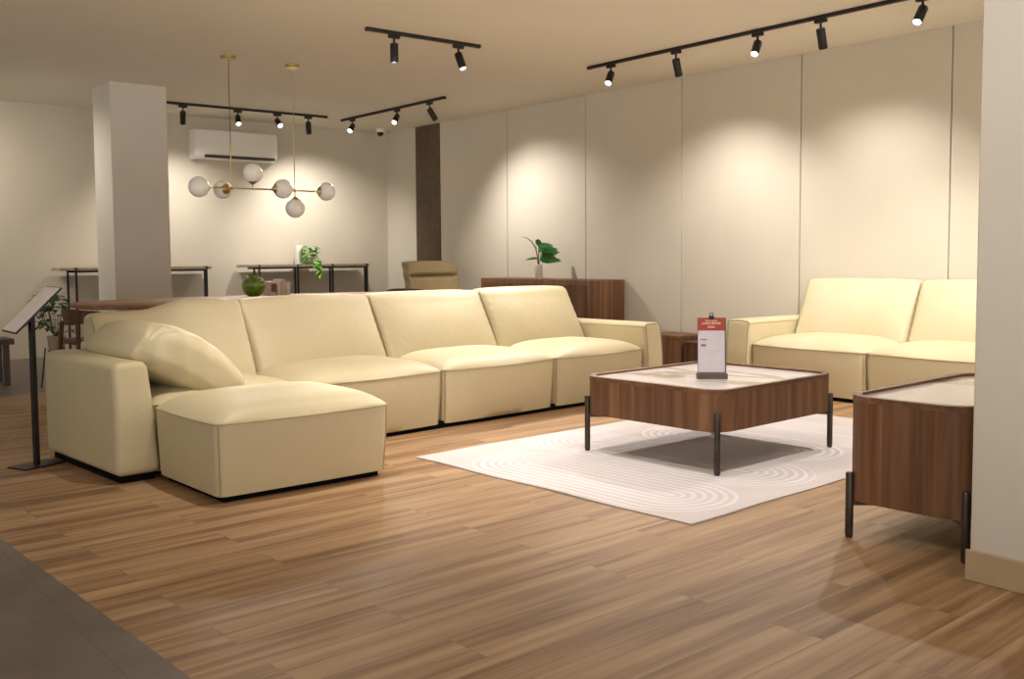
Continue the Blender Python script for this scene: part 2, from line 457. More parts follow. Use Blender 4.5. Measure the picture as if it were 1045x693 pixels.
# ------------------------------------------------------------------ sofas
def seat_geo(u0, u1, v0, v1, zs, H, bulge, z0=.030, sidebulge=.006, pw=2.4):
    """upholstered block: sides bulge a little, seam line at zs, domed top; returns body, piping"""
    RC = .045
    P = rrect(u0, u1, v0, v1, RC, 6, 14, (bulge, sidebulge, .0, sidebulge))
    cx, cy = (u0+u1)/2, (v0+v1)/2; hx, hy = (u1-u0)/2, (v1-v0)/2
    n = len(P); rings = []
    B = rrect(u0, u1-.018, v0+.012, v1-.012, RC, 6, 14, (bulge*.25, 0, 0, 0))
    for k in range(9):
        t = k/8; q = math.sin(t*PI*.5)**.9
        rings.append([(b[0]+(p[0]-b[0])*q, b[1]+(p[1]-b[1])*q, z0 + (zs-z0)*t) for p, b in zip(P, B)])
    rr = [1.001, .996, .988, .975, .955, .93, .90, .86, .81, .75, .68, .60, .50, .40, .28, .14]
    for r in rr:
        row = []
        for p in P:
            x, y = (p[0]-cx)*r, (p[1]-cy)*r
            a_, c_ = min(1, abs(p[0]-cx)/(hx+bulge)*r), min(1, abs(p[1]-cy)/(hy+sidebulge)*r)
            m_ = min(1, r)
            h = H*(1-a_**3.6)**.55*(1-c_**3.6)**.55*(1-m_**14)**.5
            row.append((cx+x, cy+y, zs + .002 + h))
        rings.append(row)
    g = G(); vs = [p for ring in rings for p in ring]; fs = []
    for i in range(len(rings)-1):
        for k in range(n): fs.append((i*n+k, i*n+(k+1) % n, (i+1)*n+(k+1) % n, (i+1)*n+k))
    vs.append((cx, cy, zs+.002+H)); c = len(vs)-1; L = (len(rings)-1)*n
    for k in range(n): fs.append((L+k, L+(k+1) % n, c))
    fs.append(tuple(reversed(range(n))))
    g.add(vs, fs)
    pp = G()
    pp.tube([(cx+(p[0]-cx)*1.003, cy+(p[1]-cy)*1.003, zs) for p in P], .0042, 6, closed=True)
    vp = []
    for k in (3, 3+6+14):      # the two front vertical corner seams
        pts = [(cx+(rings[i][k][0]-cx)*1.002, cy+(rings[i][k][1]-cy)*1.002, rings[i][k][2]) for i in range(9)]
        vp.append(G().tube(pts, .0042, 6))
    return g, pp, vp

def seat(parent, name, *a, **k):
    g, pp, vp = seat_geo(*a, **k)
    b = g.build(name, 'leather', parent, angle=75)
    pp.build('piping', 'seam', b)
    for q in vp: q.build('corner_piping', 'seam', b)
    return b

def arm_part(parent, u0, u1, v0, v1, z1, inner, piped=True, taper=0):
    """box arm with a piped front panel"""
    hu, hv, hz = (u1-u0)/2, (v1-v0)/2, (z1-.05)/2
    cu, cv, cz = (u0+u1)/2, (v0+v1)/2, .036+hz
    def df(x, y, z):
        x2 = x + .010*math.copysign(1, x)*(1-(z/hz)**2) * (abs(x)/hu)**8
        y2 = y + .008*math.copysign(1, y)*(1-(z/hz)**2)*(1-(x/hu)**2)
        z2 = z + (.010*(1-(y/hv)**2) if z > hz*.8 else 0)
        # the front leans back slightly to the top
        x2 -= .018*max(0, (z/hz))*(x > 0)
        y2 += -inner*taper*(z/hz)*(y*inner > 0)*(x > -hu*.5)*min(1, (x+hu*.5)/hu)
        return (x2+cu, y2+cv, z2+cz)
    vs, fs = softbox(hu, hv, hz, .034, df, (14, 3, 10))
    b = G().add(vs, fs).build('arm', 'leather', parent, angle=75)
    if not piped: return b
    p = G()
    loop = []
    for (y, z) in [(-1, -1), (-1, 1), (1, 1), (1, -1)]: loop.append((y, z))
    pts = []
    e = .010
    for a in range(4):
        y0, z0 = loop[a]; y1, z1_ = loop[(a+1) % 4]
        for k in range(10):
            t = k/10; pts.append((y0+(y1-y0)*t, z0+(z1_-z0)*t))
    front = []
    for y, z in pts:
        yy, zz = y*(hv-e), z*(hz-e)
        q = df(hu, yy, zz); front.append((q[0]-.006, q[1], q[2] + (.0 if z < 1 else -.002)))
    p.tube(front, .0045, 6, closed=True)
    side = inner*(hv-.004)
    p.build('piping', 'seam', b); p = G()
    p.tube([(cu-hu+.05 + (2*hu-.07)*i/12, cv+side+.004*inner, cz+hz-.022) for i in range(13)], .0035, 6)
    p.build('piping', 'seam', b)
    return b

def back_cushion(parent, v0, v1, zt, ub=-1.0, zb=.37, front0=-.62, front1=-.885, seed=0, skew=0, sag=.0, left=.0):
    """leaning back cushion: wedge in profile, puffy front, drawn-in seams at the ends"""
    hv, hz, hu = (v1-v0)/2, (zt-zb)/2, .12
    rnd = random.Random(seed); ph = rnd.random()*6
    def df(x, y, z):
        c = min(1, max(0, (z/hz+1)/2)); s = y/hv; a = x/hu
        uf = front0 + (front1-front0)*c**1.1 + .045*(1-s**4)*max(0, math.sin(PI*c))**.6
        u = ub + (uf-ub)*(a+1)/2
        # gathers near the side seams
        if a > .2:
            g = max(0, (abs(s)-.80)/.2)
            u += .0025*g*math.sin(c*52+ph+s*4)*(1-abs(2*c-1)**3)
        zz = zb + (zt-zb)*c
        zz -= left*c**2/(1+math.exp((s+.05)*7))
        if c > .85: zz += .014*(1-s**4)*(c-.85)/.15 - sag*math.exp(-((s+.25)/.35)**2)*(c-.85)/.15
        vv = (v0+v1)/2 + y*(1-.012*math.sin(PI*c)) + skew*(c-.5)
        return (u, vv, zz)
    vs, fs = softbox(hu, hv, hz, .04, df, (4, 30, 26), 5)
    b = G().add(vs, fs).build('back_cushion', 'leather', parent, angle=80)
    for sd in (-1, 1):
        pts = []
        for k in range(25):
            z = -hz*.93 + 2*hz*.93*k/24
            q = df(hu*.78, sd*(hv-.003), z); pts.append((q[0], q[1]+sd*.001, q[2]))
        G().tube(pts, .004, 6).build('piping', 'seam', b)
    return b

A1 = .08
sofa = empty('sectional_sofa', (-4.89, 1.479, 0), A1, 'long cream leather four-seat sectional sofa with its left end behind the ottoman', 'sofa', 'cream leather seating')
D = .98
pl = G()
pl.box(-D+.03, -.035, .03, .20, 0, .045)
pl.box(-D+.03, -.13, .20, 4.13, 0, .045)
pl.box(-D+.03, -.11, 4.12, 4.29, 0, .045)
pl.build('plinth', 'plinth', sofa, smooth=False)
arm_part(sofa, -D, 0, 0, .20, .60, 1, False, .022)
seat(sofa, 'seat', -.80, -.02, .205, 1.088, .365, .070, .01)
seat(sofa, 'seat', -.80, -.095, 1.098, 2.114, .370, .088, .045)
seat(sofa, 'seat', -.80, -.095, 2.130, 3.136, .370, .088, .045)
seat(sofa, 'seat', -.80, -.095, 3.152, 4.122, .370, .088, .045)
arm_part(sofa, -D, -.07, 4.13, 4.325, .578, -1)
g = G(); vs, fs = softbox(.03, 1.92, .29, .02, lambda x, y, z: (x-D+.02, y+2.12, z+.345), (2, 20, 8)); g.add(vs, fs)
g.build('back_panel', 'leather', sofa, angle=75)
back_cushion(sofa, .205, 1.12, .838, front0=-.57, front1=-.87, seed=1, sag=.012, skew=.04, left=.055)
back_cushion(sofa, 1.125, 2.105, .835, seed=2)
back_cushion(sofa, 2.115, 3.120, .836, seed=3)
back_cushion(sofa, 3.130, 4.085, .842, seed=4)

ott = empty('ottoman', (-4.89, 1.479, 0), A1, 'square cream leather ottoman at the near left end of the sectional sofa', 'ottoman', None)
ott.location = (-4.570, 2.140, 0); ott.rotation_euler.z = .04
G().box(-.31, .315, -.41, .41, 0, .040).build('plinth', 'plinth', ott, smooth=False)
seat(ott, 'cushion_body', -.355, .358, -.455, .455, .36, .092, .030, sidebulge=.014)

# loose pillow leaning on the left arm
def pillow():
    L, W, T = .305, .38, .128
    def df(x, y, z):
        a, c, d = x/W, y/L, z/T
        puff = (1-abs(a)**3)*(1-abs(c)**3)
        zz = z*(.82 + .42*puff)
        # pinch at the near upper corner and soft creases along the side
        pin = math.exp(-(((a-1)/.20)**2 + ((c+1)/.22)**2))
        zz *= 1-.5*pin
        zz += .004*math.sin(c*17+d*2.5+a*2)*max(0, a-.3)*(1-c*c)
        rr_ = math.hypot((a-1), (c+1)); th = math.atan2(c+1, 1-a)
        zz += .011*math.sin(th*10)*math.exp(-((rr_-.28)/.22)**2)*(d > -.5)
        xx = x - .055*pin + .006*math.sin(c*13+d*3)*(a > .8)
        yy = y + .02*(1-a*a)*(1 if c > 0 else -1)*(abs(c)**4)
        bend = -.05*(c*c)            # drapes: ends lower than the middle
        return (xx, yy, zz+bend)
    vs, fs = softbox(W, L, T, .075, df, (20, 16, 5), 6)
    return G().add(vs, fs), df, (L, W, T)
g, dfp, (L, W, T) = pillow()
pil = empty('throw_pillow', (0,0,0), 0, 'plump creased cream leather pillow leaning on the left arm of the sectional sofa', 'pillow')
b = g.build('pillow_body', 'leather', pil, angle=80)
pil.matrix_world = (Matrix.Translation(sofa.location) @ Matrix.Rotation(A1, 4, 'Z') @ Matrix.Translation((-.435, .475, .545))
                    @ Matrix.Rotation(R(-33), 4, 'X'))

# second sofa against the right wall
A2 = -PI/2 + .004
sofa2 = empty('sofa', (-5.205, 6.425, 0), A2, 'cream leather two-seat sofa standing against the panelled wall behind the coffee table', 'sofa', 'cream leather seating')
D2 = .885
pl = G(); pl.box(-D2+.03, -.05, .03, 2.46, 0, .045); pl.build('plinth', 'plinth', sofa2, smooth=False)
arm_part(sofa2, -D2, 0, 0, .225, .58, 1)
def seat2(*a, **k): return seat(sofa2, 'seat', *a, **k)
seat2(-.78, -.03, .23, 1.235, .375, .088, .045)
seat2(-.78, -.03, 1.245, 2.245, .375, .088, .045)
arm_part(sofa2, -D2, 0, 2.25, 2.475, .58, -1)
g = G(); vs, fs = softbox(.03, 1.00, .28, .02, lambda x, y, z: (x-D2+.03, y+1.24, z+.335), (2, 12, 8)); g.add(vs, fs)
g.build('back_panel', 'leather', sofa2, angle=75)
back_cushion(sofa2, .235, 1.235, .885, ub=-.88, zb=.39, front0=-.57, front1=-.805, seed=5)
back_cushion(sofa2, 1.245, 2.245, .885, ub=-.88, zb=.39, front0=-.57, front1=-.805, seed=6)

# ------------------------------------------------------------------ coffee tables
def coffee_table(root, hu, hv, zt, zb, r, rim, legs, legtop, stone):
    O_ = rrect(-hu, hu, -hv, hv, r, 10, 6); I_ = rrect(-hu+rim, hu-rim, -hv+rim, hv-rim, r-rim*.7, 10, 6)
    g = G(); g.ring_prism(O_, rrect(-hu+.02, hu-.02, -hv+.02, hv-.02, r-.014, 10, 6), zb, zt-.004)
    g.prism(rrect(-hu+.02, hu-.02, -hv+.02, hv-.02, r-.014, 10, 6), zb+.01, zb+.03)
    g.build('apron', 'walnut', root, angle=30)
    G().ring_prism(rrect(-hu-.001, hu+.001, -hv-.001, hv+.001, r, 10, 6), I_, zt-.022, zt).build('rim', 'walnut_rim', root, angle=30)
    G().prism(I_, zt-.024, zt-.011).build('stone_top', stone, root, smooth=False)
    c = math.sqrt(.5)
    for sx in (-1, 1):
        for sy in (-1, 1):
            px, py = sx*(hu - r + r*c + .009), sy*(hv - r + r*c + .009)
            l = G().lathe([(.011, 0), (.014, .004), (.0155, .02), (.0155, legtop-.006), (.012, legtop)], (px, py, 0), 20).build('leg', 'bronze', root)
            d = G(); cs = math.atan2(-sy, -sx)
            mt = Matrix.Translation((px, py, 0)) @ Matrix.Rotation(cs, 4, 'Z')
            d.box(.0, .15, -.012, .012, zb-.022, zb-.002, 0, mt)
            d.prism([(.05, -.006), (.16, -.10), (.16, .10), (.05, .006)], zb-.006, zb, 0, mt)
            d.build('bracket', 'bronze', l, smooth=False)

ct = empty('coffee_table', (-3.61, 4.32, .0085), .055, 'square low walnut coffee table with pale stone top standing on the rug', 'table', 'walnut stone-topped tables')
coffee_table(ct, .467, .551, .424, .212, .12, .030, 4, .308, 'stone')
ct2 = empty('coffee_table', (-1.936, 3.916, 0), .045, 'taller walnut coffee table with seamed white stone top, cut off by the wall at right', 'table', 'walnut stone-topped tables')
coffee_table(ct2, .251, .54, .557, .150, .12, .028, 4, .256, 'stone2')

# rug: flat, thin, edges a little wavy
g = G(); nx, ny = 40, 60; LX, LY = 1.87, 2.84
vs, fs = [], []
for j in range(ny+1):
    for i in range(nx+1):
        x, y = LX*i/nx, LY*j/ny
        e = min(x, LX-x, y, LY-y)
        z = .007 + .0015*math.sin(x*7+y*3)*(1 if e < .15 else .2)
        vs.append((x + (.003*math.sin(y*9) if i in (0, nx) else 0), y + (.004*math.sin(x*8) if j in (0, ny) else 0), z))
for j in range(ny):
    for i in range(nx): a = j*(nx+1)+i; fs.append((a, a+1, a+nx+2, a+nx+1))
nn = len(vs); ed = [j*(nx+1) for j in range(ny+1)]
peri = list(range(nx+1)) + [j*(nx+1)+nx for j in range(1, ny+1)] + [ny*(nx+1)+i for i in range(nx-1, -1, -1)] + [j*(nx+1) for j in range(ny-1, 0, -1)]
for k in peri: vs.append((vs[k][0], vs[k][1], .0005))
for k in range(len(peri)):
    a, c = peri[k], peri[(k+1) % len(peri)]; fs.append((a, nn+k, nn+(k+1) % len(peri), c))
fs.append(tuple(nn+k for k in range(len(peri))))
g.add(vs, fs); rug = g.build('rug', 'rug', angle=50, loc=(-4.505, 2.945, 0), rotz=.055)
tag(rug, 'pale pinkish white rug with racetrack arc pattern under the coffee table', 'rug')

# ------------------------------------------------------------------ sign on the coffee table
sg = empty('price_sign', (-3.468, 4.17, .4295), math.atan2(.12, .108), 'tabletop sign with red heading clipped to a board on the coffee table', 'sign')
G().box(-.082, .082, -.022, .022, 0, .032, .002).build('base', 'stoolwood', sg, smooth=False)
tilt = Matrix.Translation((0, 0, .03)) @ Matrix.Rotation(R(-5), 4, 'X')
W_ = .074; Hs = .30
G().box(-W_-.001, W_+.003, .0, .009, -.004, Hs, .001, tilt).build('board', 'stoolwood', sg, smooth=False)
pp = G().box(-W_+.001, W_-.005, -.0015, -.0003, .005, Hs-.001, 0, tilt).build('paper', 'paper', sg, smooth=False)
G().box(-W_+.001, W_-.005, -.0022, -.0012, Hs-.070, Hs-.001, 0, tilt).build('heading_band', 'redband', pp, smooth=False)
def text(body, size, x, z, mat, parent, mt, y=-.0026):
    cu = bpy.data.curves.new('lettering', 'FONT'); cu.body = body; cu.size = size; cu.extrude = .0003; cu.align_x = 'CENTER'
    cu.materials.append(MT[mat]); tmp = bpy.data.objects.new('tmp', cu); COL.objects.link(tmp); bpy.context.view_layer.update()
    me = bpy.data.meshes.new_from_object(tmp); bpy.data.objects.remove(tmp); o = bpy.data.objects.new('lettering', me); COL.objects.link(o); o.parent = parent
    o.matrix_local = mt @ Matrix.Translation((x, y, z)) @ Matrix.Rotation(R(90), 4, 'X'); return o
text('MODERN', .015, -.002, Hs-.022, 'whiteink', pp, tilt)
text('LIVING ROOM', .0155, -.002, Hs-.036, 'whiteink', pp, tilt)
text('SERIES', .014, -.002, Hs-.055, 'whiteink', pp, tilt)
g = G()
G().box(-.060, -.026, -.0020, -.0012, .178, .185, 0, tilt).build('printed_picture', 'ink', pp, smooth=False)
G().box(-.058, -.030, -.0020, -.0012, .144, .157, 0, tilt).build('printed_picture', 'ink', pp, smooth=False)
for z0, x0, x1 in [(.184, -.012, .010), (.184, .036, .048), (.176, -.012, .004), (.156, -.012, .006), (.156, .04, .05), (.126, -.012, .008), (.119, -.014, .042), (.115, -.014, .042), (.127, -.060, -.03), (.066, -.014, 0)]:
    G().box(x0, x1, -.0020, -.0012, z0-.0022, z0, 0, tilt).build('small_print', 'inkl', pp, smooth=False)
g = G(); g.box(-.014, .014, -.010, .014, Hs-.008, Hs+.010, .003, tilt)
for sd in (-1, 1):
    g.tube([tilt @ Vector((-.007, sd*.004+.002, Hs+.008)), tilt @ Vector((-.006, sd*.012+.002, Hs+.026)), tilt @ Vector((.006, sd*.012+.002, Hs+.026)), tilt @ Vector((.007, sd*.004+.002, Hs+.008))], .0016, 6)
g.build('binder_clip', 'black', sg)

# ------------------------------------------------------------------ floor sign stand, left
st = empty('sign_stand', (-5.665, 1.30, 0), .42, 'black floor sign stand with tilted panel beside the sofa left arm', 'sign stand')
G().box(-.075, .075, -.12, .12, 0, .008, .001).build('base_plate', 'black', st, smooth=False)
G().box(-.0125, .0125, -.0125, .0125, .006, .80, .001).build('pole', 'black', st, smooth=False)
st2 = Matrix.Translation((0, 0, .835)) @ Matrix.Rotation(R(0), 4, 'Z') @ Matrix.Rotation(-.42, 4, 'Z') @ Matrix.Rotation(R(45), 4, 'X')
pn = G().box(-.15, .15, -.162, .162, -.010, 0, .001, st2).build('sign_frame', 'black', st, smooth=False)
G().box(-.144, .144, -.156, .156, -.001, .003, 0, st2).build('sign_face', 'signface', pn, smooth=False)

# ------------------------------------------------------------------ sideboard on the right wall
sb = empty('sideboard', (-8.17, 7.09, 0), 0, 'long walnut sideboard with rounded corners against the panelled wall', 'sideboard')
O_ = rrect(-.96, .96, -.235, .235, .07, 8, 6)
G().prism(O_, .08, .845, .003).build('body', 'walnut', sb, angle=30)
G().box(-.86, .86, -.19, .2, 0, .08).build('plinth', 'plinth', sb, smooth=False)
for i in range(4):
    d = G().box(-.85+i*.425+.004, -.85+(i+1)*.425-.004, -.243, -.234, .11, .80, .002)
    d.build('door', 'walnut_d' if i == 9 else 'walnut', sb, smooth=False)
# low wooden cube tables in the corner between the sofas
def cube_table(x0, x1, y0, y1, h, label, mat):
    t = empty('side_table', ((x0+x1)/2, (y0+y1)/2, 0), 0, label, 'side table', 'low wooden side tables between the sofas')
    a, c = (x1-x0)/2, (y1-y0)/2
    G().box(-a, a, -c, c, h-.03, h, .004).build('tabletop', mat, t, smooth=False)
    g = G().box(-a+.004, -a+.03, -c+.004, c-.004, 0, h-.03, .002); g.box(a-.03, a-.004, -c+.004, c-.004, 0, h-.03, .002)
    g.box(-a+.03, a-.03, -c+.004, -c+.02, .0, h-.03); g.box(-a+.03, a-.03, c-.02, c-.004, .0, h-.03)
    g.build('body', mat, t, smooth=False)
cube_table(-6.62, -6.145, 6.95, 7.30, .345, 'taller walnut cube side table behind the sectional sofa right arm', 'walnut')
cube_table(-6.10, -5.62, 6.93, 7.30, .30, 'lower dark walnut cube side table left of the two-seat sofa', 'walnut_d')

# ------------------------------------------------------------------ dining table and chairs
dt = empty('dining_table', (-8.02, 3.78, 0), 0, 'long rounded walnut dining table behind the sectional sofa', 'dining table')
def superell(a, b, n, m=96):
    out = []
    for k in range(m):
        t = 2*PI*k/m; c, s = math.cos(t), math.sin(t)
        out.append((a*math.copysign(abs(c)**(2/n), c), b*math.copysign(abs(s)**(2/n), s)))
    return out
G().prism(superell(.66, 1.62, 3.2), .715, .75, .010).build('tabletop', 'tablewood', dt, angle=30)
for sy in (-1, 1):
    G().lathe([(.30, 0), (.30, .02), (.09, .06), (.065, .30), (.07, .55), (.16, .70), (.18, .716)], (0, sy*.85, 0), 28).build('pedestal', 'chairwood', dt, angle=50)

def dining_chair(loc, rotz, label, bt=.70):
    """seat faces local +y, curved wrap-around back rail at -y"""
    t = empty('dining_chair', loc, rotz, label, 'chair', 'dining chairs at the walnut table')
    G().prism(superell(.235, .225, 3.5, 48), .43, .465, .008).build('seat', 'chairwood', t)
    # back shell
    vs, fs = [], []; nu_, nv_ = 24, 6
    for side in (0, 1):
        for j in range(nv_+1):
            for i in range(nu_+1):
                a = -78 + 156*i/nu_
                hh = j/nv_
                drop = .06*(abs(a)/78)**2
                zlo, zhi = bt-.125+.055*(abs(a)/78)**2, bt-drop*.4
                rr = .262 - side*.018 + .015*hh
                vs.append((rr*math.sin(R(a)), .03-rr*math.cos(R(a)), zlo+(zhi-zlo)*hh))
    M_ = (nu_+1)*(nv_+1)
    for side in (0, 1):
        for j in range(nv_):
            for i in range(nu_):
                a = side*M_ + j*(nu_+1)+i; fs.append((a, a+1, a+nu_+2, a+nu_+1))
    for i in range(nu_):
        fs.append((i, i+1, M_+i+1, M_+i)); q = nv_*(nu_+1)+i; fs.append((q, q+1, M_+q+1, M_+q))
    for j in range(nv_):
        q = j*(nu_+1); fs.append((q, q+nu_+1, M_+q+nu_+1, M_+q)); q += nu_; fs.append((q, q+nu_+1, M_+q+nu_+1, M_+q))
    G().add(vs, fs).build('backrest', 'chairwood', t, angle=50)
    for sx in (-1, 1):
        G().cyl((sx*.215, .19, 0), (sx*.185, .16, .44), .013, .018, 12).build('leg', 'chairwood', t)
        G().cyl((sx*.225, -.235, 0), (sx*.15, -.205, bt-.10), .013, .018, 12).build('leg', 'chairwood', t)
    return t
dining_chair((-8.22, 2.36, 0), .12, 'brown curved-back wooden dining chair at the left end of the dining table', .705)
dining_chair((-8.88, 5.76, 0), -PI/2, 'dark dining chair near the right end of the dining table, only its back rail showing', .752)

# glass vase and books on the table
gv = empty('glass_vase', (-8.33, 3.75, .75), 0, 'round dappled green glass vase on the dining table', 'vase')
prof = [(.034, 0), (.055, .006), (.085, .035), (.103, .080), (.105, .105), (.095, .140), (.070, .168), (.050, .178), (.046, .19), (.052, .198)]
inner = [(r-.006, z) for r, z in reversed(prof[1:])] + [(.03, .012), (1e-6, .010)]
G().lathe(prof + inner, n=40).build('vase_body', 'greenglass', gv, angle=60)
def book(x, y, w, d, h, mat, rot, label, dark=False):
    t = empty('book', (x, y, .75), rot, label, 'book', 'upright books on the dining table')
    G().box(-d/2, d/2, -w/2, w/2, 0, h, .001).build('cover', mat, t, smooth=False)
    G().box(-d/2+.004, d/2-.001, -w/2+.003, w/2-.003, .002, h+.0005, 0).build('pages', 'paper', t, smooth=False)
    if dark: G().box(d/2-.0005, d/2+.0012, -w/2+.02, w/2-.004, .03, h-.02).build('spine_print', 'book_d', t, smooth=False)
book(-8.50, 3.975, .075, .15, .125, 'book1', .05, 'thick pinkish book with dark cover print beside the green vase', True)
book(-8.50, 4.038, .032, .15, .120, 'book3', .05, 'thin white book right of the pinkish book')
book(-8.50, 4.082, .045, .15, .145, 'book2', .05, 'tallest cream book in the row on the dining table')
book(-8.50, 4.128, .036, .15, .115, 'book3', .05, 'short white book at the right end of the row')

# ------------------------------------------------------------------ lounge chair
lc = empty('lounge_chair', (-9.52, 6.78, 0), -.03, 'tan leather lounge chair with creased head roll in front of the slatted panel', 'armchair')
def lback(x, y, z):
    c = (z/.37+1)/2
    crease = .07*math.exp(-((c-.775)/.028)**2)*(1 if x > 0 else 0)*(1-abs(y/.36)**6)
    xx = x*1.1
    return (xx - crease + -.32 - .22*c, y + .006*math.sin(c*30), z+.66+.015*(1-(y/.36)**2)*(c > .9))
vs, fs = softbox(.07, .355, .37, .03, lback, (4, 14, 60), 4)
G().add(vs, fs).build('backrest', 'tan', lc, angle=75)
vs, fs = softbox(.31, .33, .09, .05, lambda x, y, z: (x-.02, y, z+.36+.02*(1-(x/.36)**2)), (8, 8, 4)); G().add(vs, fs).build('seat', 'tan', lc, angle=75)
for sy in (-1, 1):
    vs, fs = softbox(.31, .045, .17, .035, lambda x, y, z: (x-.02, y+sy*.365, z+.44-.04*(x/.36)), (8, 3, 6)); G().add(vs, fs).build('arm', 'tan', lc, angle=75)
    for sx in (-1, 1):
        G().cyl((sx*.27-.02, sy*.36, 0), (sx*.23-.02, sy*.33, .29), .014, .02).build('leg', 'black', lc)

# ------------------------------------------------------------------ console tables at the back wall
def console(y0, y1, zt, legys, label, backs):
    # backs: how far behind the front leg the rear leg of each frame stands
    t = empty('console_table', (XW+.22, (y0+y1)/2, 0), 0, label, 'console table', 'slim console tables along the back wall')
    c = (y0+y1)/2
    G().box(-.17, .17, y0-c, y1-c, zt-.030, zt, .003).build('tabletop', 'shelfwood', t, smooth=False)
    a, b_ = legys[0]-c, legys[-1]-c
    g = G()
    for sx in (-1, 1): g.box(sx*.165-.009, sx*.165+.009, a, b_, zt-.052, zt-.030)
    g.build('rail', 'black', t, smooth=False)
    for ly, bk in zip(legys, backs):
        g = G(); y = ly-c
        for lx in (.165, .165-bk): g.box(lx-.010, lx+.010, y-.010, y+.010, 0, zt+.004 if lx > .1 else zt-.034)
        g.box(.165-bk, .165, y-.009, y+.009, zt-.052, zt-.034); g.box(.165-bk, .165, y-.009, y+.009, 0, .018)
        g.box(-.165, .165, y-.009, y+.009, zt-.052, zt-.034)
        g.build('leg_frame', 'black', t, smooth=False)
console(2.93, 4.63, .995, [3.10, 4.57], 'slim black-legged console table behind the square column', [.33, .05])
console(5.09, 6.80, 1.005, [5.24, 5.76, 6.25, 6.76], 'slim four-frame console table at the back wall holding the trailing plant', [.15, .08, .07, .05])

# white cylinder vase and trailing plant
g = G().lathe([(.050, 0), (.053, .004), (.053, .235), (.049, .238), (.047, .234), (.047, .02), (1e-6, .018)], n=32)
wv = g.build('cylinder_vase', 'ceramic', None, loc=(XW+.17, 5.885, 1.005), angle=50)
tag(wv, 'plain white cylinder vase on the console beside the trailing plant', 'vase')

def leaf(g, base, direction, length, width, up=Vector((0,0,1)), droop=.3, shape=.5, cup=.15, jag=0):
    d = Vector(direction).normalized(); sdx = d.cross(up)
    sdx = sdx.normalized() if sdx.length > 1e-4 else Vector((1,0,0)); nrm = sdx.cross(d).normalized()
    n = 14 if jag else 7; vs, fs = [], []
    for i in range(n+1):
        t = i/n
        c = Vector(base) + d*length*t - Vector((0,0,1))*droop*length*t*t
        w = width*.5*max(0, math.sin(PI*min(1, t**shape*.999)))**.8 * (1 - (jag if i % 2 else 0)) + .0006
        vs += [c - sdx*w + nrm*w*cup, c - sdx*w*.5 + nrm*w*cup*.2, c, c + sdx*w*.5 + nrm*w*cup*.2, c + sdx*w + nrm*w*cup]
    for i in range(n):
        for k in range(4): a = i*5+k; fs.append((a, a+1, a+6, a+5))
    g.add(vs, fs)

tp = empty('trailing_plant', (XW+.24, 6.00, 1.005), 0, 'bright green trailing plant spilling over the console table edge', 'plant')
G().lathe([(.035, 0), (.045, .01), (.055, .09), (.058, .095), (.052, .095), (.046, .08), (1e-6, .078)], n=28).build('pot', 'ceramic', tp, angle=50)
g = G(); s_ = G(); rnd = random.Random(3)
for i in range(150):
    a = rnd.uniform(0, 2*PI); rr = rnd.uniform(.03, .10); zz = rnd.uniform(.01, .24) - rr*.3
    p0 = Vector((rr*math.cos(a)+.01, rr*math.sin(a), zz))
    leaf(g, p0, (math.cos(a), math.sin(a), rnd.uniform(-.3, .6)), rnd.uniform(.05, .08), rnd.uniform(.036, .052), droop=.3, shape=.7)
for (yy, ln, nl) in ((.03, .16, 14), (.0, .13, 10), (.05, .20, 16), (-.02, .09, 8), (.025, .24, 16)):
    pts = [(.03, yy*.5, .10), (.12, yy*.9, .12), (.175+.01*rnd.random(), yy, .05)] + [(.18+.005*rnd.random(), yy+.006*math.sin(k*2), .05-ln*k/6) for k in range(1, 7)]
    s_.tube(pts, .0018, 5)
    for k in range(nl):
        t = k/nl; z = .06-ln*t; a = rnd.uniform(-1.6, 1.6)
        leaf(g, (.18, yy, z), (math.cos(a)*.7+.2, math.sin(a), -.5), rnd.uniform(.035, .055), rnd.uniform(.025, .035), droop=.3, shape=.7)
g.build('foliage', 'leaf2', tp, recalc=False); s_.build('stem', 'leaf3', tp)

# vase with big leaves on the sideboard
lv = empty('leafy_vase', (-8.235, 7.00, .845), 0, 'white vase of broad dark green leaves on the walnut sideboard', 'plant')
G().lathe([(.040, 0), (.044, .005), (.044, .155), (.040, .158), (.038, .154), (.038, .02), (1e-6, .018)], n=32).build('vase', 'ceramic', lv, angle=50)
g = G(); s_ = G()
vd = Vector((-.778, .625, 0)); rt = Vector((.625, .778, 0))      # across the room, as the bouquet spreads
def P(a, z, dpt=0): return rt*a + vd*dpt + Vector((0, 0, z))
for (a0, z0, a1, z1, wd, dr, dp) in ((.02, .20, .25, .225, .15, .15, .0), (.0, .34, .20, .285, .15, -.1, -.03), (.03, .24, .235, .29, .13, .0, .05),
                                     (.01, .37, .10, .25, .10, .0, .0), (-.01, .22, -.15, .225, .045, .18, .0), (.0, .3, .22, .34, .10, .1, .04), (-.03, .42, .06, .33, .09, .1, .05), (.03, .30, .20, .20, .10, .1, -.05), (.0, .36, .16, .36, .08, .0, -.04)):
    s = P(a0, z0, dp); e = P(a1, z1, dp*1.5)
    leaf(g, s, e-s, (e-s).length, wd, up=(Vector((0,0,1))+vd*-1.1), droop=dr, shape=.62, cup=.25, jag=.28)
    s_.tube([(0, 0, .03), P(a0*.3, .16), s], .0028, 6)
g.build('leaves', 'leaf', lv, recalc=False)
pts = [P(0, .14), P(-.012, .24), P(-.03, .33), P(-.07, .40), P(-.13, .445), P(-.19, .455)]
s_.tube(pts, .003, 6, rf=lambda t: 1.9*math.sin(PI*min(.98, .25+t*.72))**.7+.1)
s_.build('stem', 'stem', lv)

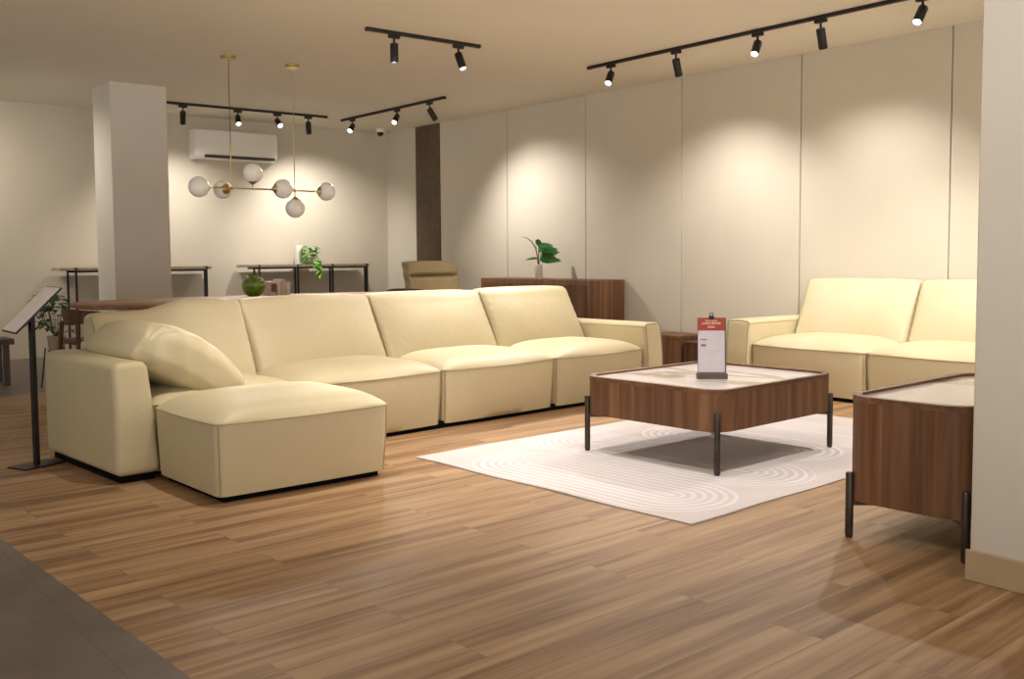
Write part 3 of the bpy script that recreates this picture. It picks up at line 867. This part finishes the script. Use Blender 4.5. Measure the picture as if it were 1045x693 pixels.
# potted plant behind the sign stand
ps = empty('potted_plant', (-9.05, 2.27, 0), 0, 'bushy green plant on a thin-legged stand behind the sign stand', 'plant')
G().lathe([(.05, .27), (.06, .285), (.075, .43), (.078, .44), (.07, .44), (.064, .42), (1e-6, .418)], n=28).build('pot', 'pot', ps, angle=50)
g = G()
for k in range(3):
    a = 2*PI*k/3+.4; g.cyl((.13*math.cos(a), .13*math.sin(a), 0), (.09*math.cos(a), .09*math.sin(a), .34), .006)
g.lathe([(.066, .30), (.072, .30), (.072, .312), (.066, .312)], n=28)
g.build('stand', 'black', ps)
g = G(); s_ = G(); rnd = random.Random(11)
for i in range(150):
    a = rnd.uniform(0, 2*PI); el = rnd.uniform(-.5, 1.4); rr = rnd.uniform(.05, .15)
    c = Vector((rr*math.cos(a)*math.cos(el*.6), -.035+rr*math.sin(a)*math.cos(el*.6), .61+.17*math.sin(el)*1.0 + rnd.uniform(-.04, .03)))
    leaf(g, c, (math.cos(a), math.sin(a), rnd.uniform(-.4, .6)), rnd.uniform(.05, .085), rnd.uniform(.035, .055), droop=.35, shape=.75)
    if i % 6 == 0: s_.tube([(0, 0, .42), (c.x*.4, c.y*.4, .50), tuple(c)], .0025, 5)
for a, zz in ((1.3, .5), (1.0, .46), (2.2, .48)):
    s_.tube([(0, 0, .42), (.08*math.cos(a), .08*math.sin(a), .47), (.17*math.cos(a), .17*math.sin(a), zz)], .0025, 5)
    leaf(g, (.16*math.cos(a), .16*math.sin(a), zz), (math.cos(a), math.sin(a), -.2), .07, .045)
g.build('foliage', 'leaf3', ps, recalc=False); s_.build('stem', 'stem', ps)

# low dark stool at the left edge
lt = empty('low_stool', (-9.6, 1.80, 0), 0, 'low dark wooden stool cut by the left edge of the photo', 'stool')
G().box(-.18, .18, -.30, .22, .355, .405, .004).build('seat', 'stoolwood', lt, smooth=False)
for sx in (-1, 1):
    for yy in (-.20, .155): G().box(sx*.15-.024, sx*.15+.024, yy-.024, yy+.024, 0, .356, .002).build('leg', 'stoolwood', lt, smooth=False)

# ------------------------------------------------------------------ air conditioner, camera
ac = empty('air_conditioner', (XW, 5.075, 2.285), 0, 'white wall-mounted air conditioner on the back wall near the ceiling', 'air conditioner')
prof = [(0, 0), (.13, 0), (.185, .030), (.205, .075), (.212, .14), (.212, .30), (.195, .345), (.15, .355), (0, .355)]
vs, fs = [], []
for y in (-.525, -.518, .518, .525):
    k = .985 if abs(y) > .52 else 1
    vs += [(x*k, y, .175+(z-.175)*k) for x, z in prof]
n = len(prof)
for s_i in range(3):
    for i in range(n):
        j = (i+1) % n; fs.append((s_i*n+i, s_i*n+j, (s_i+1)*n+j, (s_i+1)*n+i))
fs.append(tuple(range(n))); fs.append(tuple(3*n+i for i in reversed(range(n))))
body = G().add(vs, fs).build('casing', 'white', ac, angle=25)
G().box(.12, .196, -.41, .50, .020, .055, .004, Matrix.Translation((0, 0, 0)) ).build('air_outlet', 'darkslot', ac, smooth=False)
G().box(.15, .202, -.40, .49, .030, .036, .001, Matrix.Rotation(R(8), 4, 'Y')).build('louver', 'white', ac, smooth=False)
scm = empty('security_camera', (-11.50, 7.02, HC), 0, 'small white dome camera on the ceiling corner', 'camera')
G().lathe([(.062, 0), (.062, -.045), (.055, -.052), (1e-6, -.052)], n=28).build('housing', 'white', scm, angle=40)
G().lathe([(.045, -.050), (.040, -.080), (.022, -.098), (1e-6, -.102)], n=28).build('lens_dome', 'black', scm, angle=50)

# ------------------------------------------------------------------ pendants
def pendant(x, y, zh, globes, bar, label, cord, extra):
    t = empty('pendant_light', (x, y, HC), 0, label, 'pendant lamp', 'brass globe pendants above the dining table')
    G().lathe([(1e-6, 0), (.062, 0), (.062, -.022), (.055, -.028), (1e-6, -.028)], n=32).build('canopy', 'brass', t, angle=40)
    zz = zh-HC
    G().cyl((0, 0, -.02), (0, 0, zz+.36), .0028 if cord else .0022, n=8).build('cord', 'black' if cord else 'brass', t)
    f = G(); f.cyl((0, 0, zz+.36), (0, 0, zz), .005, n=8)
    f.cyl(bar[0], bar[1], .0065, n=10)
    for a, b_ in extra: f.cyl(a, b_, .005, n=8)
    f.sphere((0, 0, zz), .016, 16, 8)
    f.build('frame', 'brass', t)
    for (gy, gz, gx, r, dirv) in globes:
        c = Vector((gx, gy, gz)); gl = G().sphere(c, r, 36, 18).build('globe', 'globe', t)
        d = Vector(dirv).normalized(); a = c - d*(r+.014)
        G().cyl(a, c - d*(r-.016), .014, .045, n=24).build('cap', 'brass', gl)
    return t
zh = 1.69; zz = zh-HC
pendant(-8.13, 3.48, zh, [(-.285, zz+.0, 0, .086, (0, -1, 0)), (-.02, zz-.005, -.14, .078, (-1, -.1, .0)), (.195, zz+.135, 0, .084, (0, 0, 1)), (.475, zz+.01, .0, .085, (0, 1, 0))],
        ((0, -.20, zz), (0, .40, zz)), 'left brass pendant with opal globes hanging over the dining table', True,
        [((0, .195, zz), (0, .195, zz+.06)), ((0, 0, zz), (-.07, 0, zz))])
pendant(-8.16, 4.085, zh, [(.0, zz-.155, 0, .086, (0, 0, -1)), (.285, zz-.0, .05, .082, (0, 1, 0))],
        ((0, -.10, zz), (0, .20, zz)), 'right brass pendant with two opal globes hanging over the dining table', False,
        [((0, 0, zz), (0, 0, zz-.08))])

# ------------------------------------------------------------------ tracks and spotlights
def track(p0, p1, label):
    p0, p1 = Vector(p0), Vector(p1); d = p1-p0; L = d.length
    t = empty('ceiling_track', (*((p0+p1)/2).to_2d(), HC), math.atan2(d.y, d.x), label, 'lighting track', 'black ceiling tracks')
    G().box(-L/2, L/2, -.0175, .0175, -.026, 0, .002).build('rail', 'black', t, smooth=False)
    for sx in (-1, 1): G().box(sx*L/2-.012, sx*L/2+.012, -.019, .019, -.028, 0, .002).build('end_cap', 'black', t, smooth=False)
    return math.atan2(d.y, d.x)

E_SPOT = 120.0
def spot(x, y, target, ang, label, power=1.0, cone=36, col=(1, .92, .82), visible=True, blend=1.0):
    t = empty('track_spotlight', (x, y, HC-.026), ang, label, 'spotlight', 'black cylinder spotlights')
    G().box(-.046, .046, -.016, .016, -.028, .0, .003).build('adapter', 'black', t, smooth=False)
    G().cyl((.0, 0, -.026), (.0, 0, -.080), .0085, n=12).build('stem', 'black', t)
    piv = Vector((x, y, HC-.026-.082)); d = (Vector(target)-piv).normalized()
    q = Vector((0, 0, -1)).rotation_difference(d).to_matrix().to_4x4()
    inv = Matrix.Rotation(-ang, 4, 'Z')
    mt = Matrix.Translation((0, 0, -.082)) @ inv @ q
    g = G(); r = .0315
    g.lathe([(1e-6, .014), (r-.003, .014), (r, .010), (r, -.128), (r-.002, -.131), (r-.005, -.131), (r-.006, -.112), (1e-6, -.112)], n=32, mat=mt)
    h_ = g.build('housing', 'black', t, angle=40)
    G().lathe([(1e-6, -.113), (r-.0065, -.113), (r-.0065, -.1165), (1e-6, -.1165)], n=28, mat=mt).build('lens', 'lens', h_, angle=40)
    ld = bpy.data.lights.new('lamp', 'SPOT'); ld.energy = E_SPOT*power; ld.spot_size = R(cone*2); ld.spot_blend = blend
    ld.shadow_soft_size = .024; ld.color = col
    lo = bpy.data.objects.new('lamp', ld); COL.objects.link(lo); lo.parent = t
    lo.matrix_local = Matrix.Translation((0, 0, -.082)) @ inv @ Matrix.Translation(d*.137) @ Vector((0, 0, -1)).rotation_difference(d).to_matrix().to_4x4()
    return t

WARM = (1, .86, .68); NEUT = (1, .95, .89)
a = track((-6.64, 6.255), (-2.6, 6.255), 'long black track on the ceiling along the right panelled wall')
spot(-6.36, 6.255, (-5.35, 4.40, .4), a, 'lit spotlight at the left end of the long right track', 1.0)
spot(-5.60, 6.255, (-5.9, 7.33, .40), a, 'second spotlight from the left on the long track, turned to the wall', .62, 54, NEUT)
spot(-4.78, 6.255, (-3.95, 4.20, .3), a, 'lit spotlight in the middle of the long right track', .7)
spot(-4.23, 6.255, (-4.5, 7.33, .40), a, 'fourth spotlight from the left on the long track, turned to the wall', .45, 54, NEUT)
spot(-3.46, 6.255, (-3.25, 4.1, .2), a, 'largest lit spotlight at the right end of the long right track', .7)
spot(-2.85, 6.255, (-4.0, 6.7, .5), a, 'spotlight of the long track beyond the right frame edge', .8)
a = track((-6.50, 3.87), (-6.50, 4.90), 'short black two-lamp track on the ceiling nearest the camera')
spot(-6.50, 4.10, (-6.30, 4.0, .4), a, 'left lamp of the short two-lamp track, hanging straight down', .7)
spot(-6.50, 4.70, (-5.35, 4.75, .42), a, 'lit right lamp of the short two-lamp track', .95)
a = track((-10.86, 3.70), (-10.86, 5.87), 'black track on the ceiling in front of the air conditioner')
spot(-10.86, 4.11, (-11.85, 4.4, .7), a, 'leftmost spotlight in front of the air conditioner, beside the column', .6, 54, NEUT)
spot(-10.86, 4.745, (-8.9, 4.05, .75), a, 'lit spotlight in front of the air conditioner, second from the column', .7)
spot(-10.86, 5.23, (-7.9, 4.9, .75), a, 'lit spotlight in front of the air conditioner, third from the column', .7)
spot(-10.86, 5.63, (-11.85, 6.25, .75), a, 'unlit looking rightmost spotlight in front of the air conditioner', .85, 54, NEUT)
a = track((-11.0, 6.17), (-8.80, 6.17), 'black three-lamp track on the ceiling near the slatted panel')
spot(-10.75, 6.17, (-9.0, 4.1, .75), a, 'lit spotlight at the left end of the three-lamp track', .6)
spot(-9.74, 6.17, (-8.3, 4.3, .75), a, 'lit middle spotlight of the three-lamp track', .6)
spot(-9.08, 6.17, (-8.5, 7.33, .55), a, 'spotlight at the right end of the three-lamp track, turned to the wall', .8, 54, NEUT)
# tracks of the same kind nearer than the frame shows
a = track((-4.3, 1.0), (-4.3, 3.6), 'black track on the ceiling above the ottoman, out of the frame')
spot(-4.3, 2.0, (-4.5, 2.15, .4), a, 'spotlight above the ottoman, out of the frame', .55)
spot(-4.3, 2.6, (-5.4, 3.0, .4), a, 'spotlight aimed at the sectional seats, out of the frame', .6)
spot(-4.3, 3.3, (-3.9, 3.3, 0), a, 'spotlight aimed at the rug edge, out of the frame', .55)
a = track((-2.4, 2.2), (-2.4, 5.6), 'black track on the ceiling above the second coffee table, out of the frame')
spot(-2.4, 2.6, (-3.3, 3.3, 0), a, 'spotlight aimed at the rug corner, out of the frame', .5)
spot(-2.4, 3.7, (-3.6, 4.2, .4), a, 'spotlight aimed at the first coffee table, out of the frame', .5)
spot(-2.4, 5.1, (-3.6, 6.7, .5), a, 'spotlight aimed at the two-seat sofa, out of the frame', .9)

a = track((-10.8, -.2), (-10.8, 2.0), 'black track on the ceiling at the far left, out of the frame')
spot(-10.8, .9, (-11.85, 2.1, 1.5), a, 'spotlight aimed at the far left wall, out of the frame', .6, 45)
spot(-10.8, 1.7, (-10.49, 3.05, 1.3), a, 'spotlight aimed past the column side, out of the frame', .35, 50)
a = track((-1.8, .6), (-.4, .6), 'black track on the ceiling beside the camera, out of the frame')
spot(-1.2, .6, (-1.3, 3.25, 1.3), a, 'spotlight aimed at the wall end at right, out of the frame', .8, 32, NEUT)
# ------------------------------------------------------------------ ambient light, camera
wd = bpy.data.worlds.new('showroom_ambient'); sc.world = wd; wd.use_nodes = True
# the rest of the showroom beyond the open sides: brighter ahead of the sofas, dimmer to the left
nt = wd.node_tree; bg = nt.nodes['Background']; bg.inputs[0].default_value = (.92, .87, .79, 1)
tc = N(nt, 'ShaderNodeTexCoord'); sp = N(nt, 'ShaderNodeSeparateXYZ'); nt.links.new(tc.outputs['Generated'], sp.inputs[0])
mr = N(nt, 'ShaderNodeMapRange'); mr.inputs['From Min'].default_value = -.1; mr.inputs['From Max'].default_value = 1
mr.inputs['To Min'].default_value = .15; mr.inputs['To Max'].default_value = 1.05
nt.links.new(sp.outputs[0], mr.inputs['Value'])
# added ambient boost below the horizon, brightening the ceiling and upper walls
m2 = N(nt, 'ShaderNodeMapRange'); m2.inputs['From Min'].default_value = .0; m2.inputs['From Max'].default_value = -.06
m2.inputs['To Min'].default_value = 1.0; m2.inputs['To Max'].default_value = 3.2; nt.links.new(sp.outputs[2], m2.inputs['Value'])
mm = N(nt, 'ShaderNodeMath', operation='MULTIPLY'); nt.links.new(mr.outputs[0], mm.inputs[0]); nt.links.new(m2.outputs[0], mm.inputs[1])
nt.links.new(mm.outputs[0], bg.inputs[1])

def cam_axes(pit, roll, yaw):
    fw = Vector((math.cos(yaw), math.sin(yaw), 0)); rt_ = Vector((math.sin(yaw), -math.cos(yaw), 0)); dn = Vector((0, 0, -1))
    f2 = fw*math.cos(pit) + dn*math.sin(pit); d2 = dn*math.cos(pit) - fw*math.sin(pit)
    return rt_*math.cos(roll) + d2*math.sin(roll), d2*math.cos(roll) - rt_*math.sin(roll), f2
r3, d3, f3 = cam_axes(0.06462964607865322, 0.006583623977183718, -3.8190535579301437)
cd = bpy.data.cameras.new('camera'); cam = bpy.data.objects.new('camera', cd); COL.objects.link(cam)
m = Matrix((( r3.x, -d3.x, -f3.x, 0), (r3.y, -d3.y, -f3.y, 0), (r3.z, -d3.z, -f3.z, 1.1), (0, 0, 0, 1)))
cam.matrix_world = m
cd.sensor_fit = 'HORIZONTAL'; cd.sensor_width = 36; cd.lens = 36*1012.33/1045
cd.shift_y = (326.3-346.5)/1045; cd.clip_start = .05; cd.clip_end = 60
sc.camera = cam
sc.view_settings.view_transform = 'Standard'
try: sc.view_settings.look = 'None'
except Exception: pass
sc.view_settings.gamma = 1; sc.view_settings.use_curve_mapping = False
sc.view_settings.exposure = 0.85
